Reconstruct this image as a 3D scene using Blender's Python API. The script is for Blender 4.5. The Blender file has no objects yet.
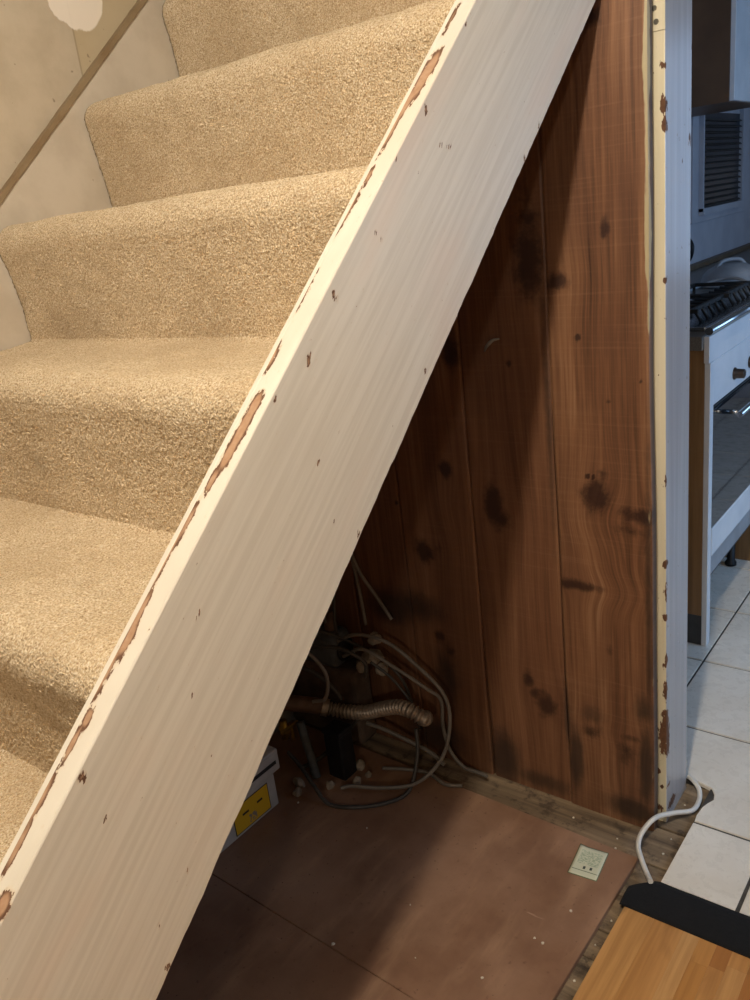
import bpy, bmesh, math, random
import numpy as np
from mathutils import Vector, Matrix, noise as mnoise

random.seed(7); np.random.seed(7)
S = bpy.context.scene
C = S.collection

# ------------------------------------------------------------------ camera
cam_d = bpy.data.cameras.new('camera'); cam = bpy.data.objects.new('camera', cam_d); C.objects.link(cam)
CR = ((0.79054625, 0.60141471, -0.11548579), (-0.11083184, 0.32596944, 0.93886113), (-0.60228974, 0.72941365, -0.32434982))
rx_, up_, fw_ = (Vector(v) for v in CR)
m4 = Matrix((rx_, up_, -fw_)).transposed().to_4x4(); m4.translation = Vector((0.6062, -0.5660, 1.3454))
cam.matrix_world = m4
cam_d.sensor_fit = 'VERTICAL'; cam_d.sensor_height = 36.0; cam_d.lens = 36.0 * 829.12 / 1000.0
cam_d.clip_start = 0.02
S.camera = cam

# ------------------------------------------------------------------ light
S.view_settings.view_transform = 'Standard'; S.view_settings.look = 'None'
S.view_settings.exposure = 0.0; S.view_settings.gamma = 1.0; S.view_settings.use_curve_mapping = False
W = bpy.data.worlds.new('world'); S.world = W; W.use_nodes = True
W.node_tree.nodes['Background'].inputs[0].default_value = (0.55, 0.72, 1.0, 1)
W.node_tree.nodes['Background'].inputs[1].default_value = 0.10

def lamp(name, kind, loc, energy, color, size=0.05, target=None, size_y=None):
    d = bpy.data.lights.new(name, kind); d.energy = energy; d.color = color
    if kind == 'AREA':
        d.shape = 'RECTANGLE'; d.size = size; d.size_y = size_y or size
    else:
        d.shadow_soft_size = size
    o = bpy.data.objects.new(name, d); C.objects.link(o); o.location = loc
    if target is not None:
        o.rotation_euler = (Vector(target) - Vector(loc)).to_track_quat('-Z', 'Y').to_euler()
    return o
lamp('hall_ceiling_light', 'POINT', (0.410, -0.50, 2.30), 88, (1.0, 0.91, 0.77), 0.04)
lamp('hall_fill_light', 'POINT', (1.60, -2.60, 1.95), 46, (1.0, 0.91, 0.80), 0.06)  # unseen fill lamp, added to lift the risers and planks
lamp('kitchen_window_daylight', 'AREA', (1.88, 1.95, 1.30), 21, (0.34, 0.60, 1.0), 1.2, (0.0, 1.9, 0.5), 0.8)

lamp('kitchen_highlight_fill', 'AREA', (1.30, 4.78, 1.45), 5, (0.40, 0.63, 1.0), 0.7, (1.30, 0.0, 1.2), 1.3)  # unseen cool source, added for the highlight on the jamb and tiles

# ------------------------------------------------------------------ helpers
def lin(h):
    c = [int(h[i:i+2], 16) / 255 for i in (0, 2, 4)]
    return tuple(v / 12.92 if v <= .04045 else ((v + .055) / 1.055) ** 2.4 for v in c) + (1.0,)

class NT:
    def __init__(s, name):
        s.m = bpy.data.materials.new(name); s.m.use_nodes = True
        s.t = s.m.node_tree; s.b = s.t.nodes['Principled BSDF']
        s.tc = s.t.nodes.new('ShaderNodeTexCoord'); s.obj = s.tc.outputs['Object']
    def new(s, k): return s.t.nodes.new(k)
    def put(s, sock, v):
        if isinstance(v, bpy.types.NodeSocket): s.t.links.new(v, sock)
        elif isinstance(v, (int, float)) and hasattr(sock.default_value, '__len__'): sock.default_value = (v, v, v, 1)[:len(sock.default_value)]
        else: sock.default_value = v
    def map(s, scale=(1, 1, 1), rot=(0, 0, 0), loc=(0, 0, 0), vec=None):
        n = s.new('ShaderNodeMapping'); s.put(n.inputs['Vector'], vec or s.obj)
        n.inputs['Scale'].default_value = scale; n.inputs['Rotation'].default_value = rot; n.inputs['Location'].default_value = loc
        return n.outputs[0]
    def noise(s, vec, scale, detail=3, rough=.55, dist=0, col=False):
        n = s.new('ShaderNodeTexNoise'); s.put(n.inputs['Vector'], vec); n.inputs['Scale'].default_value = scale
        n.inputs['Detail'].default_value = detail; n.inputs['Roughness'].default_value = rough; n.inputs['Distortion'].default_value = dist
        return n.outputs[1 if col else 0]
    def voro(s, vec, scale, feat='F1', out=0):
        n = s.new('ShaderNodeTexVoronoi'); n.feature = feat; s.put(n.inputs['Vector'], vec); n.inputs['Scale'].default_value = scale
        return n.outputs[out]
    def wave(s, vec, scale, dist, detail=2, dscale=1, axis='X'):
        n = s.new('ShaderNodeTexWave'); s.put(n.inputs['Vector'], vec); n.bands_direction = axis; n.inputs['Scale'].default_value = scale
        n.inputs['Distortion'].default_value = dist; n.inputs['Detail'].default_value = detail; n.inputs['Detail Scale'].default_value = dscale
        return n.outputs[1]
    def math(s, op, a, b=0.0, c=0.0, clamp=False):
        n = s.new('ShaderNodeMath'); n.operation = op; n.use_clamp = clamp
        s.put(n.inputs[0], a); s.put(n.inputs[1], b); s.put(n.inputs[2], c); return n.outputs[0]
    def vmath(s, op, a, b):
        n = s.new('ShaderNodeVectorMath'); n.operation = op; s.put(n.inputs[0], a); s.put(n.inputs[1], b); return n.outputs[0]
    def rng(s, v, a, b, c=0., d=1., smooth=True):
        n = s.new('ShaderNodeMapRange'); n.interpolation_type = 'SMOOTHSTEP' if smooth else 'LINEAR'; n.clamp = True
        s.put(n.inputs[0], v)
        for i, q in zip((1, 2, 3, 4), (a, b, c, d)): n.inputs[i].default_value = q
        return n.outputs[0]
    def mix(s, f, a, b, mode='MIX'):
        n = s.new('ShaderNodeMix'); n.data_type = 'RGBA'; n.blend_type = mode
        s.put(n.inputs[0], f); s.put(n.inputs[6], a); s.put(n.inputs[7], b); return n.outputs[2]
    def ramp(s, v, stops):
        n = s.new('ShaderNodeValToRGB'); s.put(n.inputs[0], v); e = n.color_ramp.elements
        while len(e) < len(stops): e.new(.5)
        for q, (p, c) in zip(e, stops): q.position = p; q.color = c
        return n.outputs[0]
    def attr(s, name):
        n = s.new('ShaderNodeAttribute'); n.attribute_name = name; return n.outputs['Fac']
    def bump(s, h, strength=.3, dist=.01, normal=None):
        n = s.new('ShaderNodeBump'); s.put(n.inputs['Height'], h); n.inputs['Strength'].default_value = strength
        n.inputs['Distance'].default_value = dist
        if normal is not None: s.put(n.inputs['Normal'], normal)
        return n.outputs[0]
    def rand(s):
        n = s.new('ShaderNodeObjectInfo'); return n.outputs['Random']
    def xyz(s, vec=None):
        n = s.new('ShaderNodeSeparateXYZ'); s.put(n.inputs[0], vec or s.obj); return n.outputs
    def done(s, col, rough=.6, normal=None, metal=0., spec=None):
        s.put(s.b.inputs['Base Color'], col); s.put(s.b.inputs['Roughness'], rough); s.put(s.b.inputs['Metallic'], metal)
        if normal is not None: s.put(s.b.inputs['Normal'], normal)
        if spec is not None: s.b.inputs['Specular IOR Level'].default_value = spec
        return s.m

def simple(name, a, b=None, rough=.6, scale=30, bump=.1, metal=0.):
    n = NT(name); f = n.noise(n.obj, scale, 4)
    return n.done(n.mix(n.rng(f, .3, .7), lin(a), lin(b or a)), rough, n.bump(f, bump, .004), metal)

THETA = math.atan(0.2 / 0.2308)

def m_stringer():
    n = NT('cream_painted_wood')
    v = n.map(rot=(-THETA, 0, 0))
    g = n.noise(n.map((3, .9, 30), vec=v), 4.0, 5, .6, .25)
    g2 = n.noise(n.map((1, .35, 11), vec=v), 9.0, 4, .55, .6)
    gr = n.math('ADD', n.math('MULTIPLY', g, .6), n.math('MULTIPLY', g2, .4))
    base = n.mix(n.rng(gr, .38, .62), lin('CFC6B6'), lin('DAD2C3'))
    soft = n.noise(n.map((3, 2, 6), vec=v), 1.6, 2)
    base = n.mix(n.rng(soft, .5, .75, 0, .35), base, lin('DDC3AE'))
    chip = n.attr('chip')
    nz = n.noise(n.map((1, .45, 1), vec=v), 190, 4, .65)
    c = n.rng(n.math('ADD', chip, n.math('MULTIPLY', n.math('SUBTRACT', nz, .5), 1.5)), .30, .38)
    wood = n.mix(n.rng(chip, .42, .75), lin('5E3F2A'), n.mix(n.noise(n.obj, 120, 3), lin('8C6444'), lin('B8977A')))
    halo = n.rng(n.math('ADD', chip, n.math('MULTIPLY', n.math('SUBTRACT', nz, .5), 1.1)), .10, .36, 0, .45)
    col = n.mix(halo, base, lin('C9AD86'))
    col = n.mix(c, col, wood)
    h = n.math('SUBTRACT', n.math('MULTIPLY', gr, .30), n.math('MULTIPLY', c, 1.2))
    return n.done(col, n.rng(c, 0, 1, .42, .8), n.bump(h, .35, .0022))

def m_planks():
    n = NT('reddish_stained_pine')
    ax = n.attr('warp')
    comb = n.new('ShaderNodeCombineXYZ'); xyz = n.xyz()
    n.put(comb.inputs[0], n.math('ADD', xyz[0], ax)); n.put(comb.inputs[1], n.math('MULTIPLY', n.attr('seed'), 3.0)); n.put(comb.inputs[2], xyz[2])
    v = comb.outputs[0]
    streak = n.noise(n.map((60, 1, 1.6), vec=v), 1.0, 5, .6, .2)
    rings = n.noise(n.map((26, 1, .55), vec=v), 1.0, 2, .4, .9)
    fine = n.noise(n.map((260, 1, 7), vec=v), 1.0, 3)
    big = n.noise(n.map((5, 1, 2.2), vec=v), 1.2, 3, .6)
    saw = n.noise(n.map((4, 1, 170), vec=n.obj), 1.0, 2)
    f = n.math('ADD', n.math('MULTIPLY', streak, .45), n.math('MULTIPLY', rings, .25))
    f = n.math('ADD', f, n.math('MULTIPLY', fine, .28))
    col = n.ramp(f, [(.30, lin('3C2618')), (.44, lin('69462F')), (.56, lin('845D40')), (.72, lin('A38063'))])
    col = n.mix(n.rng(big, .42, .75, 0, .55), col, lin('5A3A2A'), 'MIX')
    col = n.mix(n.rng(saw, .5, .8, 0, .10), col, lin('B58E70'))
    col = n.mix(n.math('MULTIPLY', n.attr('seed2'), .35), col, lin('6E4730'))
    k = n.attr('knot'); wob = n.noise(n.map((46, 1, 30), vec=v), 1.0, 5, .7)
    kk = n.rng(n.math('ADD', k, n.math('MULTIPLY', n.math('SUBTRACT', wob, .5), 1.25)), .18, .82)
    col = n.mix(n.math('MULTIPLY', kk, .85), col, lin('2A1510'))
    d = n.attr('dirt_shade')
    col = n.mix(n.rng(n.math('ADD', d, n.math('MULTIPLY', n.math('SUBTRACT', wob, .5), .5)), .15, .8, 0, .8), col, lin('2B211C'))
    p = n.attr('paint')
    pn = n.noise(n.map((50, 1, 9)), 1.0, 4)
    pm = n.rng(n.math('ADD', p, n.math('MULTIPLY', n.math('SUBTRACT', pn, .5), 1.3)), .38, .56, 0, .85)
    col = n.mix(pm, col, lin('B6AA86'))
    h = n.math('ADD', n.math('MULTIPLY', streak, .5), n.math('ADD', n.math('MULTIPLY', fine, .4), n.math('MULTIPLY', saw, .35)))
    return n.done(col, .52, n.bump(h, .3, .003))

def m_carpet():
    n = NT('beige_cut_pile_carpet')
    a = n.noise(n.obj, 400, 2, .6); b = n.voro(n.obj, 300); c = n.noise(n.obj, 5, 3); d = n.noise(n.obj, 38, 3)
    col = n.ramp(a, [(.28, lin('806846')), (.43, lin('BBA280')), (.55, lin('D2BD9C')), (.72, lin('EADFC9'))])
    col = n.mix(n.rng(c, .38, .66, 0, .28), col, lin('A58A66'))
    col = n.mix(n.rng(d, .45, .75, 0, .22), col, lin('947A5B'))
    col = n.mix(n.math('MULTIPLY', n.attr('dirt_shade'), .55), col, lin('6E5C48'))
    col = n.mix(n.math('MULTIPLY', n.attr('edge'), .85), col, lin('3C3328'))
    h = n.math('SUBTRACT', n.math('MULTIPLY', a, 1.0), n.math('MULTIPLY', b, .8))
    m = n.done(col, .95, n.bump(h, .7, .003), spec=.15)
    n.b.inputs['Sheen Weight'].default_value = .35; n.b.inputs['Sheen Roughness'].default_value = .5
    n.b.inputs['Sheen Tint'].default_value = lin('EBDABB')
    return m

def m_wall_left():
    n = NT('stained_plaster')
    a = n.noise(n.obj, 7, 5, .6); b = n.noise(n.obj, 60, 3); y = n.xyz()
    col = n.mix(n.rng(a, .35, .7), lin('BCAE98'), lin('AC9D86'))
    # bare patch seen high on the wall, and the darker unpainted panel beside a straight joint
    jag = n.math('MULTIPLY', n.math('SUBTRACT', n.noise(n.obj, 22, 4), .5), .035)
    py = n.math('ADD', y[1], jag); pz = n.math('ADD', y[2], jag)
    panel = n.rng(n.math('SUBTRACT', y[1], .592), -.0015, .0015)
    col = n.mix(n.math('MULTIPLY', panel, .5), col, lin('AD9970'))
    line = n.math('COMPARE', n.math('SUBTRACT', y[1], .592), 0, .0018)
    col = n.mix(n.math('MULTIPLY', line, .5), col, lin('7F6F52'))
    ell = n.math('ADD', n.math('POWER', n.math('DIVIDE', n.math('SUBTRACT', py, .612), .070), 2), n.math('POWER', n.math('DIVIDE', n.math('SUBTRACT', pz, 1.850), .094), 2))
    col = n.mix(n.rng(ell, .9, 1.0, .85, 0), col, lin('EADFD0'))
    sp = n.rng(n.noise(n.obj, 46, 2), .70, .74)
    col = n.mix(n.math('MULTIPLY', sp, .6), col, lin('6A5A45'))
    return n.done(col, .75, n.bump(n.math('ADD', a, n.math('MULTIPLY', b, .3)), .15, .006))

def m_old_paint(name, a, b, chip='7A5E44', amt=.66, rough=.5):
    n = NT(name)
    f = n.noise(n.obj, 12, 4); g = n.noise(n.map((1, 1, .5)), 55, 4)
    col = n.mix(n.rng(f, .35, .68), lin(a), lin(b))
    c = n.rng(g, amt, amt + .03)
    col = n.mix(c, col, lin(chip))
    return n.done(col, rough, n.bump(n.math('SUBTRACT', n.math('MULTIPLY', f, .4), c), .3, .002))

def m_jamb(name, a, b):
    n = NT(name)
    v = n.noise(n.map((40, 40, 1.6)), 1.0, 4)
    col = n.mix(n.rng(v, .3, .7), lin(a), lin(b))
    nz = n.noise(n.map((1, 1, .4)), 150, 3)
    c = n.rng(n.math('ADD', n.attr('chip'), n.math('MULTIPLY', n.math('SUBTRACT', nz, .5), 1.6)), .30, .40)
    col = n.mix(c, col, n.mix(n.noise(n.obj, 90, 3), lin('3D2416'), lin('7A5439')))
    return n.done(col, n.rng(c, 0, 1, .24, .8), n.bump(n.math('SUBTRACT', n.math('MULTIPLY', v, .35), c), .3, .002))

def m_hardboard():
    n = NT('brown_hardboard')
    a = n.noise(n.obj, 4.5, 5, .6); b = n.noise(n.obj, 70, 4); s = n.noise(n.map((6, 1.4, 1), (0, 0, .9)), 3.0, 4, .6)
    col = n.mix(n.rng(a, .3, .72), lin('7C5A44'), lin('98765E'))
    col = n.mix(n.rng(s, .48, .75, 0, .5), col, lin('AF8A6A'))
    col = n.mix(n.rng(b, .62, .75, 0, .5), col, lin('5A3826'))
    sc = n.rng(n.noise(n.map((3, 26, 1), (0, 0, -.5)), 3.0, 3), .70, .76, 0, .4)
    col = n.mix(sc, col, lin('C3A58E'))
    sp = n.rng(n.voro(n.obj, 48), .05, .09, .8, 0)
    col = n.mix(n.math('MULTIPLY', sp, n.rng(a, .45, .55)), col, lin('4A2E20'))
    return n.done(col, n.rng(s, .3, .7, .36, .6), n.bump(b, .08, .002))

def m_oldboard():
    n = NT('dirty_old_floorboard')
    v = n.vmath('ADD', n.obj, n.mix(1.0, n.rand(), n.rand()))
    a = n.noise(n.map((2, 40, 8), vec=v), 1.0, 5, .65); b = n.noise(n.obj, 28, 5, .7)
    col = n.ramp(a, [(.25, lin('4A3D2F')), (.5, lin('7D6A53')), (.75, lin('A08B6E'))])
    col = n.mix(n.rng(b, .48, .68, 0, .75), col, lin('352B22'))
    return n.done(col, .85, n.bump(n.math('ADD', a, b), .5, .004))

def m_tile():
    n = NT('pale_stone_floor_tile')
    a = n.noise(n.obj, 6, 6, .65); b = n.noise(n.obj, 26, 5, .7, .4)
    col = n.mix(n.rng(a, .3, .7), lin('DDD5C8'), lin('EBE5DA'))
    col = n.mix(n.rng(b, .56, .75, 0, .45), col, lin('B5A898'))
    sm = n.rng(n.noise(n.obj, 9, 5, .7), .64, .74, 0, .35)
    col = n.mix(sm, col, lin('9D9184'))
    return n.done(col, n.rng(b, .3, .7, .22, .38), n.bump(b, .05, .002))

def m_stave():
    n = NT('honey_oak_laminate')
    r = n.rand()
    off = n.new('ShaderNodeCombineXYZ'); n.put(off.inputs[0], n.math('MULTIPLY', r, 7.0)); n.put(off.inputs[1], n.math('MULTIPLY', r, 13.0))
    v = n.vmath('ADD', n.obj, off.outputs[0])
    a = n.noise(n.map((70, 2.6, 1), vec=v), 1.0, 5, .6, .3); w = n.noise(n.map((24, 4, 1), vec=v), 1.0, 3, .5, .8)
    pal = n.ramp(r, [(0, lin('C69258')), (.35, lin('BD8648')), (.6, lin('DDB27A')), (.85, lin('A9713D')), (1, lin('B77F47'))])
    col = n.mix(n.rng(a, .3, .72, 0, .5), pal, lin('8E5C2C'))
    col = n.mix(n.rng(w, .52, .66, 0, .3), col, lin('7E5128'))
    return n.done(col, .32, n.bump(a, .05, .001))

def m_metal(name, c, rough): 
    n = NT(name); f = n.noise(n.map((80, 4, 80)), 1.0, 3)
    return n.done(n.mix(f, lin(c), tuple(v * .8 for v in lin(c)[:3]) + (1,)), rough, None, 1.0)

def m_glass_dark():
    n = NT('dark_oven_glass'); f = n.noise(n.obj, 5, 2)
    return n.done(n.mix(f, lin('14161A'), lin('1C2026')), .04, None, 0, .8)

def m_endwood():
    n = NT('oak_veneer_panel')
    a = n.noise(n.map((60, 60, 2.5)), 1.0, 4)
    return n.done(n.mix(n.rng(a, .3, .7), lin('7C5C38'), lin('94714A')), .45, n.bump(a, .05, .001))

def m_boxlabel():
    n = NT('yellow_warning_print')
    xyz = n.xyz(); y, z = xyz[1], xyz[2]
    def rect(y0, y1, z0, z1):
        return n.math('MULTIPLY', n.math('MULTIPLY', n.math('GREATER_THAN', y, y0), n.math('LESS_THAN', y, y1)), n.math('MULTIPLY', n.math('GREATER_THAN', z, z0), n.math('LESS_THAN', z, z1)))
    inner = rect(-.0565, .0565, -.0345, .0345)
    col = n.mix(inner, lin('1E1B16'), lin('D9A818'))
    for r in ((-.030, -.010, .002, .008), (.018, .036, .004, .010)):
        col = n.mix(rect(*r), col, lin('221B10'))
    blot = n.math('MULTIPLY', rect(-.012, .012, -.030, -.008), n.rng(n.noise(n.obj, 140, 2), .42, .5))
    col = n.mix(blot, col, lin('8C7A66'))
    return n.done(col, .5)

def m_paperlabel():
    n = NT('pale_green_printed_paper')
    xyz = n.xyz(); x, y = xyz[0], xyz[1]
    def rect(x0, x1, y0, y1):
        return n.math('MULTIPLY', n.math('MULTIPLY', n.math('GREATER_THAN', x, x0), n.math('LESS_THAN', x, x1)), n.math('MULTIPLY', n.math('GREATER_THAN', y, y0), n.math('LESS_THAN', y, y1)))
    col = n.mix(rect(-.0295, .0295, -.0415, .0415), lin('5E6E4C'), lin('CFCFB4'))
    blot = n.math('MULTIPLY', rect(-.022, .022, -.008, .032), n.rng(n.noise(n.map((1, 2.2, 1)), 170, 2), .47, .55))
    col = n.mix(n.math('MULTIPLY', blot, .75), col, lin('8FA283'))
    col = n.mix(rect(-.027, .027, -.0275, -.0255), col, lin('748062'))
    for r in ((-.006, -.001, -.021, -.013), (.008, .013, -.020, -.012)):
        col = n.mix(rect(*r), col, lin('3B4238'))
    return n.done(col, .6)

M = dict(stringer=m_stringer(), planks=m_planks(), carpet=m_carpet(), wall_left=m_wall_left(),
    wallstr=m_old_paint('worn_beige_paint', 'C6BAA8', 'BAAD9A', '6A5138', .72),
    mould=m_old_paint('stripped_brown_edge', '8F7B5D', '80694B', 'B5A68C', .68, .7),
    jamb_cream=m_jamb('aged_cream_gloss', 'DED5BC', 'D3C9AC'), jamb_white=m_jamb('white_gloss', 'B4B1AF', 'A6A3A2'),
    hard=m_hardboard(), oldboard=m_oldboard(), tile=m_tile(), stave=m_stave(),
    grout=simple('dark_grout', '4B4640', '3A3631', .9, 60), slab=simple('dirty_underfloor', '2A231C', '3A3026', .95, 30),
    plaster=simple('cream_wall_paint', 'A0978A', '958C7F', .8, 8), kitchen=simple('white_kitchen_wall', 'B9B9C0', 'AEAEB6', .7, 8),
    brick=simple('dusty_old_masonry', '6B594B', '4E4137', .95, 18, .5),
    rubber=simple('black_felt', '08080A', '0E0E10', .97, 160, .3), black=simple('black_plastic', '101012', '1A1A1B', .5, 30),
    white_cable=simple('white_pvc', 'DAD7D0', 'CFCBC3', .4, 20, .02), grey_cable=simple('grey_pvc', '827B72', '6E675E', .5, 20, .02),
    dark_cable=simple('dark_grey_pvc', '4C4843', '3C3935', .5, 20, .02),
    conduit=simple('dull_flexible_metal', 'AFA08F', '948575', .42, 60, .05, .55), pipe=simple('dusty_brown_pipe', '6B5140', '57412F', .6, 30),
    bluepipe=simple('grey_blue_pipe', '5B6064', '4A4E50', .6, 30), brass=simple('tarnished_brass', 'B58E37', '8C6A28', .35, 50, .1, .8),
    rubble=simple('plaster_rubble', 'A79987', '857868', .95, 50, .6), carton=simple('grey_white_plastic_case', 'B9B2A6', 'A8A196', .5, 20, .05),
    slot=simple('dark_slot', '1C1815', '241F1A', .7, 30), yellow=m_boxlabel(), paper=m_paperlabel(),
    crumb=simple('paint_flake', 'DCD4C4', 'C9BFAE', .9, 90), rawwood=simple('raw_softwood', '8C6B4A', '735539', .8, 12),
    white=simple('white_enamel', 'E4E6E9', 'DADDE1', .25, 10, .01), steel=m_metal('brushed_steel', 'C9CCD0', .25), castiron=simple('black_cast_iron', '0D0D0E', '161617', .55, 60, .2),
    oakpanel=m_endwood(), darkoak=simple('dark_wood_cabinet_end', '6B4F37', '5B422D', .5, 6, .05), glass=m_glass_dark(), plinth=simple('dark_plinth', '3A3A3B', '454545', .6, 20),
    slat=simple('dark_louvre_slat', '3B3936', '2D2B29', .5, 20), pane=simple('black_window_pane', '0C0D0F', '131416', .1, 6, .0),
    upstand=simple('brown_upstand', '6C5A45', '57462F', .5, 14), greyware=simple('grey_plastic', '9A9DA2', '888B90', .45, 12, .02), knob=simple('bronze_knob', '4C4038', '3A302A', .35, 30, .05, .5),
    worktop=simple('speckled_worktop', '5F5A54', '77716A', .4, 220, .02), screw=m_metal('steel_screw', '8F8A7C', .4))

def obj(name, me, mat, parent=None):
    if isinstance(me, bmesh.types.BMesh):
        b = me; me = bpy.data.meshes.new(name); b.normal_update(); b.to_mesh(me); b.free()
    o = bpy.data.objects.new(name, me); C.objects.link(o)
    if not me.materials:
        for m in (mat if isinstance(mat, (list, tuple)) else [mat]): me.materials.append(m)
    if parent is not None: o.parent = parent
    return o
def tag(o, label=None, cat=None, group=None, kind=None):
    if label: o['label'] = label
    if cat: o['category'] = cat
    if group: o['group'] = group
    if kind: o['kind'] = kind
    return o
def empty(name, loc=(0, 0, 0)):
    o = bpy.data.objects.new(name, None); C.objects.link(o); o.location = loc; o.empty_display_size = .1; return o
def box(x0, x1, y0, y1, z0, z1, bev=0.0, seg=1):
    b = bmesh.new(); r = bmesh.ops.create_cube(b, size=1)
    for v in b.verts: v.co = Vector(((x0 + x1) / 2 + v.co.x * (x1 - x0), (y0 + y1) / 2 + v.co.y * (y1 - y0), (z0 + z1) / 2 + v.co.z * (z1 - z0)))
    if bev: bmesh.ops.bevel(b, geom=list(b.edges), offset=bev, segments=seg, affect='EDGES', profile=.5)
    return b
def merge(dst, src):
    me = bpy.data.meshes.new('t'); src.to_mesh(me); src.free(); dst.from_mesh(me); bpy.data.meshes.remove(me); return dst
def prism(poly, z0, z1, bev=0.0):
    b = bmesh.new()
    lo = [b.verts.new((x, y, z0)) for x, y in poly]; f = b.faces.new(lo)
    r = bmesh.ops.extrude_face_region(b, geom=[f])
    for v in r['geom']:
        if isinstance(v, bmesh.types.BMVert): v.co.z = z1
    bmesh.ops.recalc_face_normals(b, faces=b.faces)
    if bev:
        top = [e for e in b.edges if all(abs(v.co.z - z1) < 1e-6 for v in e.verts)]
        bmesh.ops.bevel(b, geom=top, offset=bev, segments=2, affect='EDGES')
    return b
def spline(pts, n=14):
    P = [Vector(p) for p in pts]; P = [P[0] * 2 - P[1]] + P + [P[-1] * 2 - P[-2]]; out = []
    for i in range(1, len(P) - 2):
        for k in range(n):
            t = k / n; a, b, c, d = P[i-1], P[i], P[i+1], P[i+2]
            out.append(.5 * ((2*b) + (c - a)*t + (2*a - 5*b + 4*c - d)*t*t + (3*b - a - 3*c + d)*t**3))
    out.append(P[-2]); return out
def tube(pts, rad, seg=10, cap=True):
    b = bmesh.new(); rings = []; up = Vector((.13, .21, .97)); n = len(pts)
    for i, p in enumerate(pts):
        t = (pts[min(i+1, n-1)] - pts[max(i-1, 0)]).normalized()
        s = t.cross(up)
        if s.length < 1e-4: s = t.orthogonal()
        s.normalize(); u = s.cross(t).normalized(); up = u
        r = rad(i) if callable(rad) else rad
        rings.append([b.verts.new(p + (s * math.cos(a) + u * math.sin(a)) * r) for a in (2 * math.pi * k / seg for k in range(seg))])
    for i in range(n - 1):
        for k in range(seg): b.faces.new((rings[i][k], rings[i][(k+1) % seg], rings[i+1][(k+1) % seg], rings[i+1][k])).smooth = True
    if cap: b.faces.new(rings[0][::-1]); b.faces.new(rings[-1])
    bmesh.ops.recalc_face_normals(b, faces=b.faces)
    return b
def lathe(prof, seg=24, loc=(0, 0, 0), axis='Z'):
    b = bmesh.new(); rings = []
    for r, h in prof:
        ring = []
        for k in range(seg):
            a = 2 * math.pi * k / seg; p = (r * math.cos(a), r * math.sin(a), h)
            if axis == 'X': p = (h, p[0], p[1])
            if axis == 'Y': p = (p[0], h, p[1])
            ring.append(b.verts.new(Vector(loc) + Vector(p)))
        rings.append(ring)
    for i in range(len(rings) - 1):
        for k in range(seg): b.faces.new((rings[i][k], rings[i][(k+1) % seg], rings[i+1][(k+1) % seg], rings[i+1][k])).smooth = True
    b.faces.new(rings[0][::-1]); b.faces.new(rings[-1])
    bmesh.ops.remove_doubles(b, verts=b.verts, dist=1e-5); bmesh.ops.recalc_face_normals(b, faces=b.faces)
    return b
def attr(me, name, vals):
    a = me.attributes.new(name, 'FLOAT', 'POINT'); a.data.foreach_set('value', np.asarray(vals, dtype=np.float32))
def coords(me):
    a = np.empty(len(me.vertices) * 3); me.vertices.foreach_get('co', a); return a.reshape(-1, 3)
def to_mesh(b, name):
    me = bpy.data.meshes.new(name); b.normal_update(); b.to_mesh(me); b.free(); return me
def blob(v, cu, cv, ru, rv, u, w): # soft elliptical field, 1 at the centre, 0 at the rim
    return np.maximum(v, 1 - np.sqrt(((u - cu) / ru) ** 2 + ((w - cv) / rv) ** 2))
def grid_slab(us, ws, f, thick):
    """front sheet on a grid, closed at the back; f(u, w, depth) -> xyz"""
    b = bmesh.new(); nu, nw = len(us), len(ws)
    F = [[b.verts.new(f(u, w, 0)) for w in ws] for u in us]
    for i in range(nu - 1):
        for j in range(nw - 1): b.faces.new((F[i][j], F[i+1][j], F[i+1][j+1], F[i][j+1]))
    rim = [F[i][0] for i in range(nu)] + [F[-1][j] for j in range(1, nw)] + [F[i][-1] for i in range(nu - 2, -1, -1)] + [F[0][j] for j in range(nw - 2, 0, -1)]
    ruv = [(us[i], ws[0]) for i in range(nu)] + [(us[-1], ws[j]) for j in range(1, nw)] + [(us[i], ws[-1]) for i in range(nu - 2, -1, -1)] + [(us[0], ws[j]) for j in range(nw - 2, 0, -1)]
    B = [b.verts.new(f(u, w, thick)) for u, w in ruv]; m = len(rim)
    for k in range(m): b.faces.new((rim[k], rim[(k+1) % m], B[(k+1) % m], B[k]))
    b.faces.new(B)
    bmesh.ops.recalc_face_normals(b, faces=b.faces)
    return b

# ------------------------------------------------------------------ setting
GO, RI, Z0, Y0 = 0.2539, 0.220, 1.1855, 0.0566  # going, rise, height and nosing of the fifth tread
SL = RI / GO
ZT, ZB = 1.1619, 0.8713               # stringer top and bottom edge heights at y = 0
YP = 0.906                            # face of the plank wall
WX = -0.9815                           # wall beside the stairs

base = tag(obj('floor', box(-.96, 2.6, -4.5, 1.08, -.06, -.034), M['slab']), 'dark dusty underfloor below the old boards', kind='structure')
ys = [YP + .02, .811, .700, .602, .531, .420, .31, .20, .09, -.02, -.13, -.24, -.36, -.48, -.6]
for a, b_ in zip(ys[:-1], ys[1:]):
    dz = random.uniform(-.002, .001)
    obj('floorboard', box(-.958, .40 if b_ < .7 else .134, b_ + .0016, a - .0016, -.034, -.012 + dz, .0015), M['oldboard'], base)
obj('floorboard', box(.062, .165, YP + .024, 1.10, -.034, -.013, .0015), M['oldboard'], base)

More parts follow.
